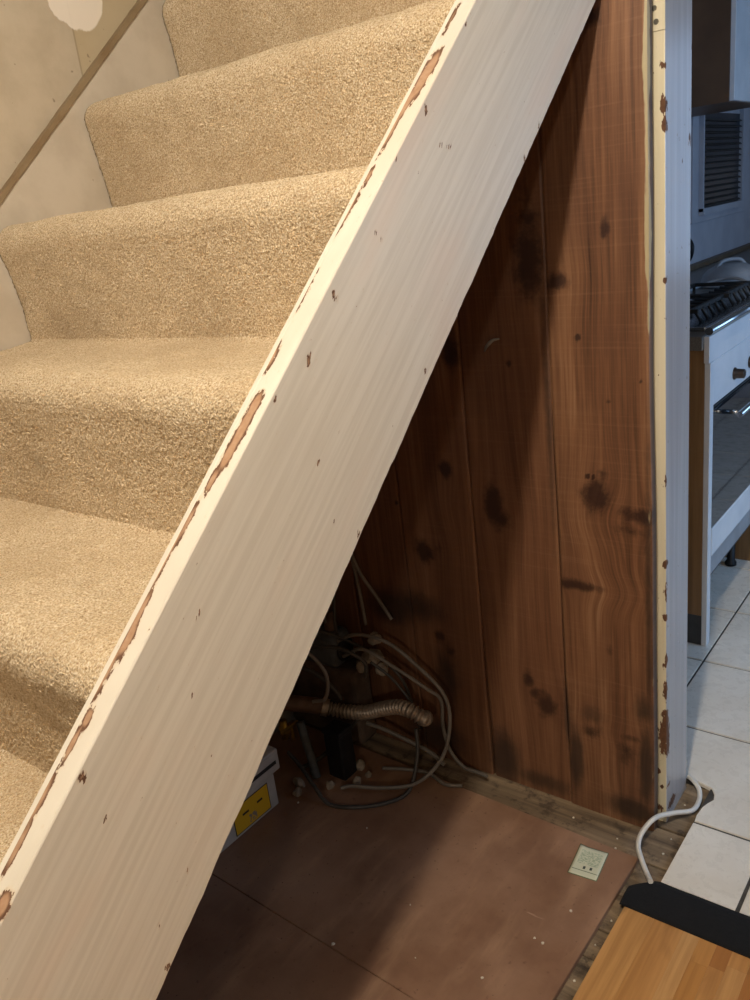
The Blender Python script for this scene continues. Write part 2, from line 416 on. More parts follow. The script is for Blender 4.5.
wl = tag(obj('wall_left', box(WX - .1, WX, -4.5, 1.62, -.06, 4.2), M['wall_left']), 'stained beige plaster wall beside the carpeted stairs', kind='structure')
tag(obj('wall_right', box(2.6, 2.7, -4.5, 1.08, -.06, 2.4), M['plaster']), 'cream hall wall opposite the stairs', kind='structure')
tag(obj('wall_front', box(WX, 2.6, -4.6, -4.5, -.06, 4.2), M['plaster']), 'cream hall end wall', kind='structure')
b = box(.95, 2.6, .95, 1.083, -.06, 2.4); merge(b, box(.084, .95, .95, 1.083, 2.05, 2.4))
tag(obj('wall_partition', b, M['plaster']), 'cream wall beside and above the kitchen doorway', kind='structure')
tag(obj('ceiling', box(.02, 2.7, -4.6, 1.083, 2.4, 2.5), M['plaster']), 'plain hall ceiling', kind='structure')
tag(obj('ceiling.001', box(-.76, 2.0, 1.45, 4.9, 2.4, 2.5), M['plaster']), 'plain kitchen ceiling', kind='structure')
tag(obj('wall_kitchen_left', box(-.76, -.66, 1.62, 4.9, -.06, 2.4), M['kitchen']), 'white kitchen wall behind the worktop', kind='structure')
b = box(-.76, .94, 4.8, 4.9, -.06, 2.4); merge(b, box(1.66, 2.0, 4.8, 4.9, -.06, 2.4)); merge(b, box(.94, 1.66, 4.8, 4.9, -.06, .78)); merge(b, box(.94, 1.66, 4.8, 4.9, 2.12, 2.4))
tag(obj('wall_kitchen_back', b, M['kitchen']), 'white kitchen end wall', kind='structure')
b = box(1.9, 2.0, 1.083, 1.33, -.06, 2.4); merge(b, box(1.9, 2.0, 2.57, 4.8, -.06, 2.4)); merge(b, box(1.9, 2.0, 1.33, 2.57, -.06, .88)); merge(b, box(1.9, 2.0, 1.33, 2.57, 1.72, 2.4))
tag(obj('wall_kitchen_right', b, M['kitchen']), 'white kitchen wall with a window opening', kind='structure')

# kitchen floor of separate tiles
kf = tag(obj('floor', box(.136, 1.9, .64, 4.8, -.033, -.003), M['grout']), 'grouted kitchen floor of pale stone tiles', kind='structure')
merge_me = bmesh.new(); merge_me.from_mesh(kf.data); merge(merge_me, box(-.66, .136, 1.104, 4.8, -.033, -.003)); merge_me.to_mesh(kf.data); merge_me.free()
GXs = [-.706, -.376, -.046, .284, .614, .944, 1.274, 1.604, 1.9]
GYs = [.66, .966, 1.304, 1.638, 1.974, 2.31, 2.646, 2.982, 3.318, 3.654, 3.99, 4.326, 4.662, 4.8]
g = .0027
for i in range(len(GXs) - 1):
    for j in range(len(GYs) - 1):
        x0, x1, y0, y1 = GXs[i] + g, GXs[i+1] - g, GYs[j] + g, GYs[j+1] - g
        x0 = max(x0, -.655); y0 = max(y0, .762)
        if y1 < 1.35:
            if x1 < .2: continue
            if i == 2:
                continue
        if x1 - x0 < .02: continue
        o = obj('tile', prism([(x0, y0), (x1, y0), (x1, y1), (x0, y1)], -.010, 0.0, .0016), M['tile'], kf)
x1 = .284 - g
obj('tile', prism([(.135, .762), (x1 - .003, .762), (x1, .963), (.137, .963)], -.010, 0.0, .0016), M['tile'], kf)
obj('tile', prism([(.138, .969), (x1, .969), (x1, 1.301), (-.043, 1.301), (-.043, 1.106), (.09, 1.104), (.120, 1.098), (.139, 1.092), (.149, 1.076), (.153, 1.057), (.145, 1.040), (.139, 1.022), (.136, .99)], -.010, 0.0, .0016), M['tile'], kf)

# partition behind the planks, planks themselves
pw = tag(obj('wall_back', box(WX, .040, YP + .026, 1.083, -.03, 1.60), M['brick']), 'wall of wide reddish pine planks closing the cupboard under the stairs', kind='structure')
seams = [(.069, -.127), (-.1295, -.3335), (-.336, -.5375), (-.540, -.715), (-.7175, -.96)]
knots = [  # x, z, rx, rz, strength
    (-.009, 1.274, .012, .022, .9), (-.012, 1.262, .008, .010, 1.0), (-.043, .768, .034, .040, 1.0), (-.026, .815, .016, .014, .6), (-.105, 1.185, .030, .022, .9),
    (.010, .170, .026, .040, .75), (-.095, .560, .075, .014, .85), (.045, .735, .055, .022, .8), (.030, .700, .045, .02, .5),
    (-.030, 1.610, .024, .020, .9), (-.282, .715, .030, .062, 1.0), (-.268, .690, .032, .030, .8), (-.165, 1.225, .036, .085, .95), (-.160, 1.300, .030, .10, .6),
    (-.221, .294, .018, .026, .9), (-.180, .240, .030, .040, .9), (-.205, .262, .020, .02, .8), (-.355, 1.050, .030, .045, .9), (-.397, .788, .020, .026, 1.0),
    (-.480, .575, .034, .036, .95), (-.437, .59, .022, .016, .6), (-.458, .350, .020, .02, .8), (-.430, .318, .018, .02, .8), (-.36, .70, .03, .02, .35),
    (-.548, .690, .006, .006, 1.0), (-.571, .746, .005, .006, .9), (-.069, .205, .026, .022, .8), (.02, .215, .03, .012, .7), (-.02, .42, .01, .02, .5),
    (-.068, 1.082, .006, .007, 1.4), (-.058, .806, .006, .007, 1.5), (-.046, .806, .005, .006, 1.4), (-.01, .96, .005, .005, .9), (.052, 1.0, .004, .005, 1.0), (-.22, 1.03, .006, .008, 1.0)]
dirt_shades = [(-.30, .05, .05, .09, .9), (-.108, .12, .022, .10, .9), (-.127, .22, .012, .12, .7), (.055, .15, .020, .13, .9), (.02, .03, .07, .035, .9), (-.2, .02, .1, .03, .7),
         (-.139, .95, .011, .42, .6), (.063, .55, .010, .40, .75), (-.60, .40, .09, .06, .9), (-.52, .42, .10, .05, .8), (-.45, .24, .05, .10, .7), (-.065, .25, .04, .03, .6),  # first entry here: shade along the board seam, painted in as a strip
         (-.50, .05, .1, .06, .9), (.052, .30, .03, .05, .7)]
for i, (xr, xl) in enumerate(seams):
    step = .0048
    us = np.linspace(xl, xr, max(4, int((xr - xl) / step))); ws = np.linspace(-.020, 1.632, 330)
    yo = [0.0, .003, .0015, .004, .002, .003][i]
    def f(u, w, d, yo=yo, xl=xl, xr=xr, i=i):
        warpx = .0016 * math.sin(w * 4 + i * 2) + .0009 * math.sin(w * 11 + i)
        edge = max(0, 1 - min(u - xl, xr - u) / .004)
        return (u + warpx * (1 if d == 0 else 1), YP + yo + .002 * edge ** 2 + .0012 * mnoise.noise((u * 9, w * 3, i)) + d * .022, w)
    me = to_mesh(grid_slab(us, ws, f, 1.0), 'plank')
    P = coords(me); x, z = P[:, 0], P[:, 2]
    k = np.zeros(len(P)); wp = np.zeros(len(P))
    for kx, kz, ra, rb, s in knots:
        if not (xl - .02 < kx < xr + .02): continue
        q = ((x - kx) / ra) ** 2 + ((z - kz) / rb) ** 2
        k = np.maximum(k, s * np.exp(-q * 1.1))
        q2 = ((x - kx) / (ra * 1.8)) ** 2 + ((z - kz) / (rb * 2.6)) ** 2
        if ra > .012: wp += -(x - kx) * .30 * np.exp(-q2)
    d = np.zeros(len(P))
    for kx, kz, ra, rb, s in dirt_shades: d = np.maximum(d, s * np.exp(-(((x - kx) / ra) ** 2 + ((z - kz) / rb) ** 2)))
    p = np.zeros(len(P))
    if i == 0:
        p = np.clip((x - .056) / .012, 0, 1) * np.clip((z - .95) / .25, .25, 1) * (P[:, 1] < YP + .006) * .9
        d = np.maximum(d, (P[:, 1] > YP + .01) * 1.0)  # plank side by the jamb darkened, shade of the gap painted in
    attr(me, 'knot', k); attr(me, 'warp', wp); attr(me, 'dirt_shade', d); attr(me, 'paint', p)
    attr(me, 'seed', np.full(len(P), i * .37 + .1)); attr(me, 'seed2', np.full(len(P), [0., .75, .75, .8, .8, .8][i]))
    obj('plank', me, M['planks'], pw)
    if i == 0:   # gouge with a torn lip on the second plank is added below
        pass
# strip of plank that carries on past the stringer, beside the door jamb
us = np.linspace(.004, .069, 14); ws = np.linspace(1.634, 2.398, 90)
me = to_mesh(grid_slab(us, ws, lambda u, w, d: (u, YP + d * .022, w), 1.0), 'plank')
n_ = len(me.vertices)
for a_, v_ in (('knot', 0), ('warp', 0), ('dirt_shade', 0), ('paint', 0), ('seed', .1), ('seed2', 0)): attr(me, a_, np.full(n_, v_))
obj('plank', me, M['planks'], pw)
tag(obj('splinter', tube(spline([(-.272, .9055, 1.055), (-.262, .898, 1.066), (-.248, .899, 1.078), (-.236, .906, 1.080)], 6), lambda i: .0045 * (1 - abs(i / 9 - 1) * .6), 6), M['grey_cable'], pw), 'torn grey splinter on the second plank')
# door jamb
zs = np.linspace(-.022, 2.398, 900)
jx0, jx1, jy0, jy1 = .047, .083, .949, 1.083
b = bmesh.new(); rows = []
prof = [(jx0, jy1), (jx0, jy0)] + [(jx0 + (jx1 - .002 - jx0) * t, jy0) for t in (.25, .5, .75, 1)] + [(jx1 - .0006, jy0 + .0006), (jx1, jy0 + .002)] + [(jx1, jy0 + (jy1 - jy0) * t) for t in (.1, .2, .3, .5, .7, .85, .95, 1)]
for z in zs: rows.append([b.verts.new((x, y, z)) for x, y in prof])
m = len(prof)
for i in range(len(zs) - 1):
    for k in range(m):
        f = b.faces.new((rows[i][k], rows[i][(k+1) % m], rows[i+1][(k+1) % m], rows[i+1][k]))
        f.material_index = 0 if k in (0, 1, 2, 3, 4, 5) else 1
b.faces.new(rows[0]); b.faces.new(rows[-1])
bmesh.ops.recalc_face_normals(b, faces=b.faces)
me = to_mesh(b, 'trim'); P = coords(me)
ch = np.zeros(len(P))
u = (P[:, 0] - jx1) - (P[:, 1] - jy0); z = P[:, 2]
for cu, cz, ru, rz in [(.001, .222, .024, .085), (-.006, .20, .018, .06), (.0, .255, .016, .05), (-.002, 1.46, .008, .020), (0, 1.43, .005, .03), (0, 1.52, .004, .012), (0, 1.175, .005, .010), (-.002, .62, .004, .014), (0, .50, .005, .012), (0, .40, .005, .03), (-.13, 1.405, .006, .018), (-.132, 1.56, .005, .02), (-.132, .72, .004, .012), (-.02, .12, .005, .01), (-.012, .08, .004, .008), (-.03, .02, .03, .02), (0, .33, .004, .05), (0, .56, .003, .05), (0, .8, .003, .03)]:
    ch = blob(ch, cu, cz, ru, rz, u, z)
attr(me, 'chip', ch)
jb = tag(obj('trim_1', me, [M['jamb_cream'], M['jamb_white']]), 'chipped painted door jamb at the end of the plank wall', kind='structure')
tag(obj('hinge_packer', box(.054, .0832, .9475, .9495, 1.572, 1.80, .0006), M['jamb_cream'], jb), 'cream painted packing piece at the top of the jamb')
obj('screw', lathe([(.0042, -.0012), (.0042, .0004), (.003, .0006), (.0012, 0)], 12, (.069, .9472, 1.586), 'Y'), M['screw'], jb)
obj('screw', lathe([(.0042, -.0012), (.0042, .0004), (.003, .0006), (.0012, 0)], 12, (.066, .9472, 1.606), 'Y'), M['screw'], jb)

# ------------------------------------------------------------------ staircase
st = tag(empty('staircase', (0, -1.1, -.012)), 'straight closed staircase with a chipped cream painted string board', 'staircase')
def spart(name, b, mat, parent=st):
    o = obj(name, b, mat); o.parent = parent; o.matrix_parent_inverse = Matrix.Translation((0, 1.1, .012)) if parent is st else Matrix()
    return o
# outer string: dense skin on the face and on the top so the chips can follow their own outline
y0s, y1s = -1.30, 1.36
L_ = (y1s - y0s); ct, sn = math.cos(THETA), math.sin(THETA)
nU = int(L_ / ct / .0034); TS = .037; XE = -.0285
Hs = (ZT - ZB)
b = bmesh.new(); rows = []
vs = list(np.linspace(0, 1, 72)); tops = [-.0010, -.004, -.008, -.012, -.016, -.02, -.024, XE]
for iu in range(nU + 1):
    y = y0s + L_ * iu / nU
    zb = ZB + SL * y; zt = ZT + SL * y
    jit = .0022 * mnoise.noise((y * 24, 3.1, 0)) + .0012 * mnoise.noise((y * 90, 1.1, 0))
    row = [b.verts.new((XE, y, zb + jit)), b.verts.new((0, y, zb + jit))]
    for t in vs[1:-1]: row.append(b.verts.new((0, y, zb + jit * (1 - t) + Hs * t)))
    row.append(b.verts.new((0, y, zt - .002)))
    for xx in tops: row.append(b.verts.new((xx, y, zt)))
    rows.append(row)
m = len(rows[0])
for i in range(nU):
    for k in range(m): b.faces.new((rows[i][k], rows[i+1][k], rows[i+1][(k+1) % m], rows[i][(k+1) % m]))
b.faces.new(rows[0]); b.faces.new(rows[-1]); bmesh.ops.recalc_face_normals(b, faces=b.faces)
me = to_mesh(b, 'stringer'); P = coords(me); x, y, z = P[:, 0], P[:, 1], P[:, 2]
ch = np.zeros(len(P)); top = (z > ZT + SL * y - .0025)
tf = np.zeros(len(P))
for cy, cx, ry, rx in [(.385, -.020, .050, .0125), (.40, -.017, .036, .011), (.352, -.026, .04, .008), (.318, -.027, .05, .0055), (-.006, -.0175, .046, .0105), (-.03, -.018, .026, .010), (.014, -.017, .022, .010), (-.055, -.022, .02, .006),
        (-.09, -.026, .03, .005), (-.165, -.026, .035, .006), (-.185, -.023, .022, .008), (-.21, -.027, .04, .005), (-.243, -.022, .012, .007), (-.262, -.025, .022, .006), (-.30, -.027, .035, .0055), (-.33, -.026, .03, .006),
        (-.362, -.008, .014, .011), (.22, -.027, .05, .004), (.13, -.027, .05, .003), (.06, -.027, .025, .005), (.26, -.026, .02, .005), (.47, -.026, .04, .004), (-.12, -.0275, .05, .004)]:
    tf = blob(tf, cy, cx, ry, rx, y, x)
ch[top] = tf[top] * 1.25
ff = np.zeros(len(P))
for cy, cz, ra, rb in [(.086, 1.205, .006, .012), (.090, 1.212, .004, .004), (.141, 1.268, .007, .007), (.146, 1.262, .003, .006), (.228, 1.325, .004, .005), (.238, 1.317, .003, .005), (.078, 1.094, .005, .005), (.088, 1.097, .003, .003), (.398, 1.413, .014, .0032), (.380, 1.416, .010, .0032),
        (.354, 1.456, .006, .010), (.356, 1.470, .004, .005), (.283, 1.405, .005, .007), (.462, 1.560, .005, .012), (.475, 1.574, .004, .008), (.482, 1.585, .003, .005), (-.273, .917, .008, .007), (-.263, .864, .004, .005), (.028, 1.178, .004, .006), (-.195, .75, .003, .006), (-.238, .72, .002, .004), (-.145, .925, .003, .003), (-.124, .999, .003, .003), (-.118, 1.003, .003, .003),
        (.555, 1.45, .003, .003), (.65, 1.438, .004, .012), (.60, 1.394, .005, .010), (.3, 1.15, .004, .006), (.13, .99, .004, .006), (.05, .915, .003, .004), (-.24, .668, .006, .006), (.07, 1.13, .003, .003), (.09, 1.02, .002, .002)]:
    ff = blob(ff, cy, cz, ra * .8, rb * .8, y, z)
face = ~top; ch[face] = ff[face]
attr(me, 'chip', ch)
tag(spart('stringer', me, M['stringer']), 'cream painted outer string board with chipped top edge')
b = bmesh.new(); rows = []
for iu in range(nU // 2 + 1):
    y = y0s + L_ * iu / (nU // 2); zt = ZT + SL * y - .0012 + .0007 * mnoise.noise((y * 30, 9, 0)); zb = ZB + SL * y + .004
    rows.append([b.verts.new(q) for q in ((XE - .0012, y, zb), (XE - .0012, y, zt - .001), (XE - .002, y, zt), (-TS + .001, y, zt), (-TS, y, zt - .001), (-TS, y, zb))])
for i in range(len(rows) - 1):
    for k in range(6): b.faces.new((rows[i][k], rows[i+1][k], rows[i+1][(k+1) % 6], rows[i][(k+1) % 6]))
b.faces.new(rows[0]); b.faces.new(rows[-1]); bmesh.ops.recalc_face_normals(b, faces=b.faces)
me = to_mesh(b, 'edge_strip'); attr(me, 'chip', np.zeros(len(me.vertices)))
spart('edge_strip', me, M['stringer'])
# wall string with the stripped line along its top
ZS = 1.1581
def slope_board(x0, x1, zlo, zhi, y0, y1, n=2, jag=0.0):
    b = bmesh.new(); rows = []
    for i in range(n + 1):
        y = y0 + (y1 - y0) * i / n; j = jag * (mnoise.noise((y * 30, 5, zlo)) + .6 * mnoise.noise((y * 80, 7, zlo)))
        rows.append([b.verts.new(q) for q in ((x0, y, zlo + SL * y - j), (x1, y, zlo + SL * y - j), (x1, y, zhi + SL * y + j * .6), (x0, y, zhi + SL * y + j * .6))])
    for i in range(n):
        for k in range(4): b.faces.new((rows[i][k], rows[i+1][k], rows[i+1][(k+1) % 4], rows[i][(k+1) % 4]))
    b.faces.new(rows[0]); b.faces.new(rows[-1]); bmesh.ops.recalc_face_normals(b, faces=b.faces); return b
ws_ = spart('wall_stringer', slope_board(WX + .0005, WX + .012, ZS - .36, ZS - .007, -1.3, 1.6), M['wallstr'])
mo = obj('moulding', slope_board(WX + .0005, WX + .0155, ZS - .007, ZS + .007, -1.3, 1.6, 420, .0022), M['mould']); mo.parent = ws_
tag(mo, 'stripped brown edge along the wall string')
# treads and risers under the carpet
NOSE = .0139
for k in range(-4, 5):
    ty, tz = Y0 + k * GO, Z0 + k * RI
    spart('tread', box(WX + .013, -TS - .001, ty + .022, ty + GO + NOSE + .016, tz - .026, tz - .014), M['rawwood'])
    spart('riser', box(WX + .013, -TS - .001, ty + NOSE + .017, ty + NOSE + .026, tz - RI - .013, tz - .027), M['rawwood'])
# carpet: one continuous length over every step
prof = []
def arc(cy, cz, r, a0, a1, n):
    for i in range(n + 1):
        a = math.radians(a0 + (a1 - a0) * i / n); prof.append((cy + r * math.cos(a), cz + r * math.sin(a)))
for k in range(-4, 5):
    ty, tz = Y0 + k * GO, Z0 + k * RI
    r = .040
    rb = (ty + NOSE + .006, tz - RI)              # foot of the riser
    n1 = 40
    if k > -4: prof.append((rb[0] - .004, rb[1] + .0004))
    ye, ze = ty - .003, tz - r - .006
    for i in range(n1):
        t = i / n1; prof.append((rb[0] + (ye - rb[0]) * t + .004 * math.sin(t * math.pi), rb[1] + .004 + (ze - rb[1] - .004) * t))
    arc(ye + r, tz - r, r, 184, 90, 17)
    n2 = 44
    for i in range(1, n2):
        t = i / n2; prof.append((ye + r + (rb[0] + GO - .004 - ye - r) * t, tz - .006 * math.sin(t * math.pi)))
prof = prof[:-1]
cx0, cx1 = WX + .0135, -TS - .0006
nx = int((cx1 - cx0) / .0036)
xs = np.linspace(cx0, cx1, nx)
verts = []; dirt_shade = []; edge = []
PN = len(prof); rng_ = np.random.RandomState(3)
pr = np.array(prof); tan = np.gradient(pr, axis=0); tan /= np.linalg.norm(tan, axis=1)[:, None]; nor = np.stack([-tan[:, 1], tan[:, 0]], 1)
for j in range(PN):
    py_, pz_ = pr[j]
    for i, x in enumerate(xs):
        low = .0026 * mnoise.noise((x * 5, py_ * 9, pz_ * 9)) + .0016 * mnoise.noise((x * 21, py_ * 26, pz_ * 26))
        h = low + rng_.uniform(-.0008, .0008)
        ex = i * .0036
        h -= .003 * math.exp(-(ex / .007) ** 2)
        jx = rng_.uniform(-.0009, .0009) if 0 < i < nx - 1 else rng_.uniform(-.0012, .0012)
        verts.append((x + jx, py_ + nor[j, 0] * h + rng_.uniform(-.0005, .0005), pz_ + nor[j, 1] * h))
idx = np.arange(PN * nx).reshape(PN, nx)
faces = np.stack([idx[:-1, :-1], idx[:-1, 1:], idx[1:, 1:], idx[1:, :-1]], -1).reshape(-1, 4)
V = np.array(verts)
me = bpy.data.meshes.new('stair_carpet'); me.from_pydata(verts, [], faces.tolist()); me.update()
X, Y, Z = V.T
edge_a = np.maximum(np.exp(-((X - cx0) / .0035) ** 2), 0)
kk = np.floor((Y - NOSE) / GO)
dirt_a = np.zeros(len(V))
for dx, dy, dz, rr, s in [(-.76, .34, 1.225, .07, .5), (-.83, .32, 1.215, .05, .6), (-.57, .07, 1.05, .025, .6), (-.73, .59, 1.575, .02, .5), (-.44, .34, 1.20, .10, .3)]:
    dirt_a = np.maximum(dirt_a, s * np.exp(-(((X - dx) / rr) ** 2 + ((Y - dy) / (rr * .8)) ** 2 + ((Z - dz) / (rr * .6)) ** 2)))
attr(me, 'edge', edge_a); attr(me, 'dirt_shade', dirt_a)
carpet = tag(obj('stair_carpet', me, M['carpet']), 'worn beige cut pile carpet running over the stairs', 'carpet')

# ------------------------------------------------------------------ hall floor finishes
lam = tag(obj('floor', box(.101, 2.6, -4.4, .667, -.0115, -.003), M['rawwood']), 'honey coloured wood strip flooring beside the brown sheet', kind='structure')
sx = [.0985, .158, .2145, .243, .2745, .302, .335, .395, .455, .515, .575]
cuts = {0: [.669, -.1, -.8], 1: [.669, .30, -.4], 2: [.669, -.05, -.6], 3: [.669, .606, .1, -.5], 4: [.669, .612, .25, -.5], 5: [.669, .628, .0, -.6], 6: [.669, .628, -.1, -.7], 7: [.669, .4, -.3], 8: [.669, .55, -.2], 9: [.669, .35, -.5]}
for i in range(len(sx) - 1):
    c = cuts[i] + [-4.4]
    for a, b_ in zip(c[:-1], c[1:]):
        obj('stave', box(sx[i] + .00008, sx[i+1] - .00008, b_ + .00008, a - .00008, -.003, .0040), M['stave'], lam)
for i in range(35):
    obj('stave', box(.575 + i * .058 + .0002, min(.575 + (i + 1) * .058, 2.599) - .0002, -4.4, .669, -.003, .0040, .0004), M['stave'], lam)
# black strip along the end of the flooring, folded up a little at its free corner
b = bmesh.new(); rows = []
for i in range(60):
    x = .088 + (1.3 - .088) * (i / 59) ** 1.5
    t = min(1, max(0, (x - .088) / .045)); back = .712 + (.757 - .712) * min(1, t * 1.05)
    lift = .004 * math.exp(-((x - .10) / .02) ** 2)
    row = []
    for j in range(9):
        s = j / 8; y = .663 + (back - .663) * s
        row.append((x, y, .0052 + .0030 * math.sin(s * 3.14) + lift * s + .0012 * mnoise.noise((x * 20, y * 20, 0))))
    rows.append(row)
top = [[b.verts.new(p) for p in r] for r in rows]; bot = [[b.verts.new((p[0], p[1], -.0105 if p[1] > .6705 else .0042)) for p in r] for r in rows]
for i in range(59):
    for j in range(8):
        b.faces.new((top[i][j], top[i+1][j], top[i+1][j+1], top[i][j+1])).smooth = True
        b.faces.new((bot[i][j], bot[i][j+1], bot[i+1][j+1], bot[i+1][j]))
    b.faces.new((top[i][0], bot[i][0], bot[i+1][0], top[i+1][0])); b.faces.new((top[i][8], top[i+1][8], bot[i+1][8], bot[i][8]))
for j in range(8):
    b.faces.new((top[0][j], top[0][j+1], bot[0][j+1], bot[0][j])); b.faces.new((top[59][j], bot[59][j], bot[59][j+1], top[59][j+1]))
bmesh.ops.recalc_face_normals(b, faces=b.faces)
tag(obj('threshold_strip', b, M['rubber']), 'black felt strip between the wood flooring and the tiles', 'strip')

# brown sheets under the stairs
sh = obj('hardboard_sheet', prism([(-.955, .3046), (.066, .272), (.0735, .803), (-.955, .832)], -.0115, 0.0, .0008), M['hard'])
tag(sh, 'brown hardboard sheet half in shadow with a paper label on it', 'sheet')
sh2 = obj('hardboard_sheet', prism([(-.955, -.40), (.060, -.42), (.065, .2712), (-.955, .3036)], -.0115, -.0008, .0008), M['hard'])
tag(sh2, 'brown hardboard sheet in deep shadow butted in front of the labelled one', 'sheet')
# paper label
b = bmesh.new(); gx, gy = 9, 11
G = [[b.verts.new((-.031 + .062 * i / (gx - 1), -.0435 + .087 * j / (gy - 1), .0006 + .0035 * max(0, .25 - i / (gx - 1)) * 4 * (j / (gy - 1)) ** 2)) for j in range(gy)] for i in range(gx)]
for i in range(gx - 1):
    for j in range(gy - 1): b.faces.new((G[i][j], G[i+1][j], G[i+1][j+1], G[i][j+1])).smooth = True
r = bmesh.ops.extrude_face_region(b, geom=list(b.faces))
for v in r['geom']:
    if isinstance(v, bmesh.types.BMVert): v.co.z -= .0005
bmesh.ops.recalc_face_normals(b, faces=b.faces)
pl = tag(obj('paper_label', b, M['paper']), 'small pale green paper label on the brown sheet', 'label')
pl.location = (-.010, .738, .0003); pl.rotation_euler = (0, 0, math.radians(6))

# white cable by the jamb
tag(obj('cable', tube(spline([(.086, 1.094, .012), (.100, 1.084, .012), (.118, 1.066, .007), (.127, 1.035, .001), (.123, .997, .001), (.0955, .951, .016), (.0755, .8975, .034), (.0625, .858, .022), (.064, .828, .010), (.083, .796, .0065), (.105, .768, .002), (.122, .742, .0115)]), .0054, 12), M['white_cable']), 'white round cable curling out of the floor by the door jamb', 'cable')

# ------------------------------------------------------------------ clutter in the back corner
bx = tag(empty('plastic_case', (-.775, .40, 0)), 'grey white plastic case with a yellow warning label and dark slotted lid', 'case')
def cpart(name, b, mat, root):
    o = obj(name, b, mat); o.parent = root; o.matrix_parent_inverse = Matrix.Translation(-root.location); return o
cpart('body', box(-.955, -.735, .270, .545, .0005, .100, .004, 2), M['carton'], bx)
lidb = box(-.815, -.724, .262, .560, .100, .158, .004, 2)
lid = cpart('lid', lidb, M['carton'], bx)
o = obj('slot', box(-.7246, -.7228, .30, .548, .121, .131, .0004), M['slot']); o.parent = lid
o = obj('lid_panel', box(-.7246, -.7225, .30, .538, .136, .153, .0006), M['carton']); o.parent = lid
lb = obj('warning_label', box(-.0005, .0005, -.0585, .0585, -.0365, .0365, .0), M['yellow']); lb.parent = bx
lb.location = (-.7342 + .775, .459 - .40, .046); tag(lb, 'yellow warning label with black border')

# corrugated conduit with its plain pipe
cp = spline([(-.980, .530, .246), (-.87, .65, .195), (-.805, .715, .168), (-.760, .758, .148), (-.715, .785, .132), (-.645, .80, .139), (-.585, .80, .168), (-.525, .795, .195), (-.482, .79, .200), (-.455, .80, .182), (-.470, .83, .160)], 40)
ns = len(cp); s0 = 130
root = tag(empty('flexible_conduit', (-.63, .80, .14)), 'ribbed flexible metal conduit curling out of a brown pipe', 'conduit')
cpart('pipe', tube(cp[:s0 + 4], .0215, 14), M['pipe'], root)
# resample the ribbed part so each rib is even
seg = cp[s0:]; dl = [0]
for a, b_ in zip(seg[:-1], seg[1:]): dl.append(dl[-1] + (b_ - a).length)
N = int(dl[-1] / .0019); res = []
for i in range(N + 1):
    t = dl[-1] * i / N; j = max(q for q in range(len(dl)) if dl[q] <= t + 1e-9); j = min(j, len(seg) - 2)
    res.append(seg[j].lerp(seg[j+1], (t - dl[j]) / max(1e-9, dl[j+1] - dl[j])))
cpart('ribbed_hose', tube(res, lambda i: .0165 + .0034 * math.sin(i * 2 * math.pi / 6.0), 16), M['conduit'], root)
cpart('collar', tube(cp[s0 - 6:s0 + 8], .0235, 14), M['conduit'], root)

def wire(pts, r, mat, label, n=12, group=None):
    return tag(obj('cable', tube(spline(pts, n), r, 8), M[mat]), label, 'cable', group)
wire([(-.70, .885, .62), (-.690, .886, .52), (-.682, .888, .43), (-.675, .886, .345)], .0045, 'grey_cable', 'thin grey cable hanging straight down against the planks')
wire([(-.705, .880, .60), (-.672, .884, .50), (-.628, .890, .43), (-.592, .893, .375)], .0048, 'grey_cable', 'grey cable slanting down the darkest plank')
wire([(-.790, .84, .62), (-.785, .85, .50), (-.782, .848, .41), (-.775, .845, .34)], .0045, 'grey_cable', 'grey cable running down beside the stained wall')
wire([(-.70, .80, .335), (-.64, .81, .362), (-.555, .82, .355), (-.48, .83, .305), (-.415, .835, .245), (-.398, .83, .175), (-.41, .80, .085), (-.455, .745, .030), (-.53, .70, .018), (-.60, .672, .0165), (-.625, .655, .012)], .0048, 'grey_cable', 'grey cable arching high and dropping round to the floor', 16)
wire([(-.68, .79, .30), (-.62, .80, .33), (-.545, .815, .295), (-.470, .845, .235), (-.442, .862, .20), (-.448, .868, .12), (-.435, .87, .05), (-.40, .872, .012), (-.362, .872, .010), (-.33, .868, .012)], .0045, 'grey_cable', 'grey cable bending behind the ribbed conduit down to the planks', 16)
wire([(-.60, .80, .30), (-.555, .812, .265), (-.52, .818, .225), (-.50, .82, .195)], .0038, 'dark_cable', 'dark thin cable crossing above the ribbed conduit')
wire([(-.655, .815, .095), (-.60, .825, .085), (-.53, .845, .055), (-.50, .85, .045), (-.47, .85, .035), (-.44, .845, .022)], .0055, 'grey_cable', 'pale grey flex lying along the foot of the planks', 14)
wire([(-.78, .64, .075), (-.73, .63, .055), (-.67, .61, .030), (-.62, .60, .006), (-.56, .62, .0055), (-.50, .67, .0055), (-.47, .73, .012), (-.475, .785, .075), (-.488, .81, .135)], .005, 'dark_cable', 'dark grey cable sagging across the brown sheet', 14)
wire([(-.672, .820, .12), (-.690, .795, .085), (-.715, .755, .05), (-.745, .71, .02), (-.775, .67, .0065)], .0058, 'dark_cable', 'dark cable dropping behind the grey blue pipe')
wire([(-.75, .74, .33), (-.70, .75, .345), (-.65, .77, .335), (-.61, .79, .30), (-.625, .80, .25)], .0052, 'dark_cable', 'dark cable looping over the meter')
wire([(-.80, .76, .36), (-.74, .77, .37), (-.68, .80, .345), (-.60, .83, .30), (-.55, .85, .24), (-.53, .86, .16), (-.52, .865, .09)], .0042, 'dark_cable', 'dark cable falling from the meter behind the arching cables')
wire([(-.73, .86, .56), (-.735, .85, .46), (-.72, .82, .38), (-.70, .80, .355)], .0042, 'dark_cable', 'dark cable hanging down into the bundle over the meter')
wire([(-.82, .66, .34), (-.76, .68, .365), (-.70, .695, .35), (-.66, .70, .30), (-.665, .69, .24), (-.70, .68, .225)], .0048, 'grey_cable', 'grey cable coiled in front of the meter')
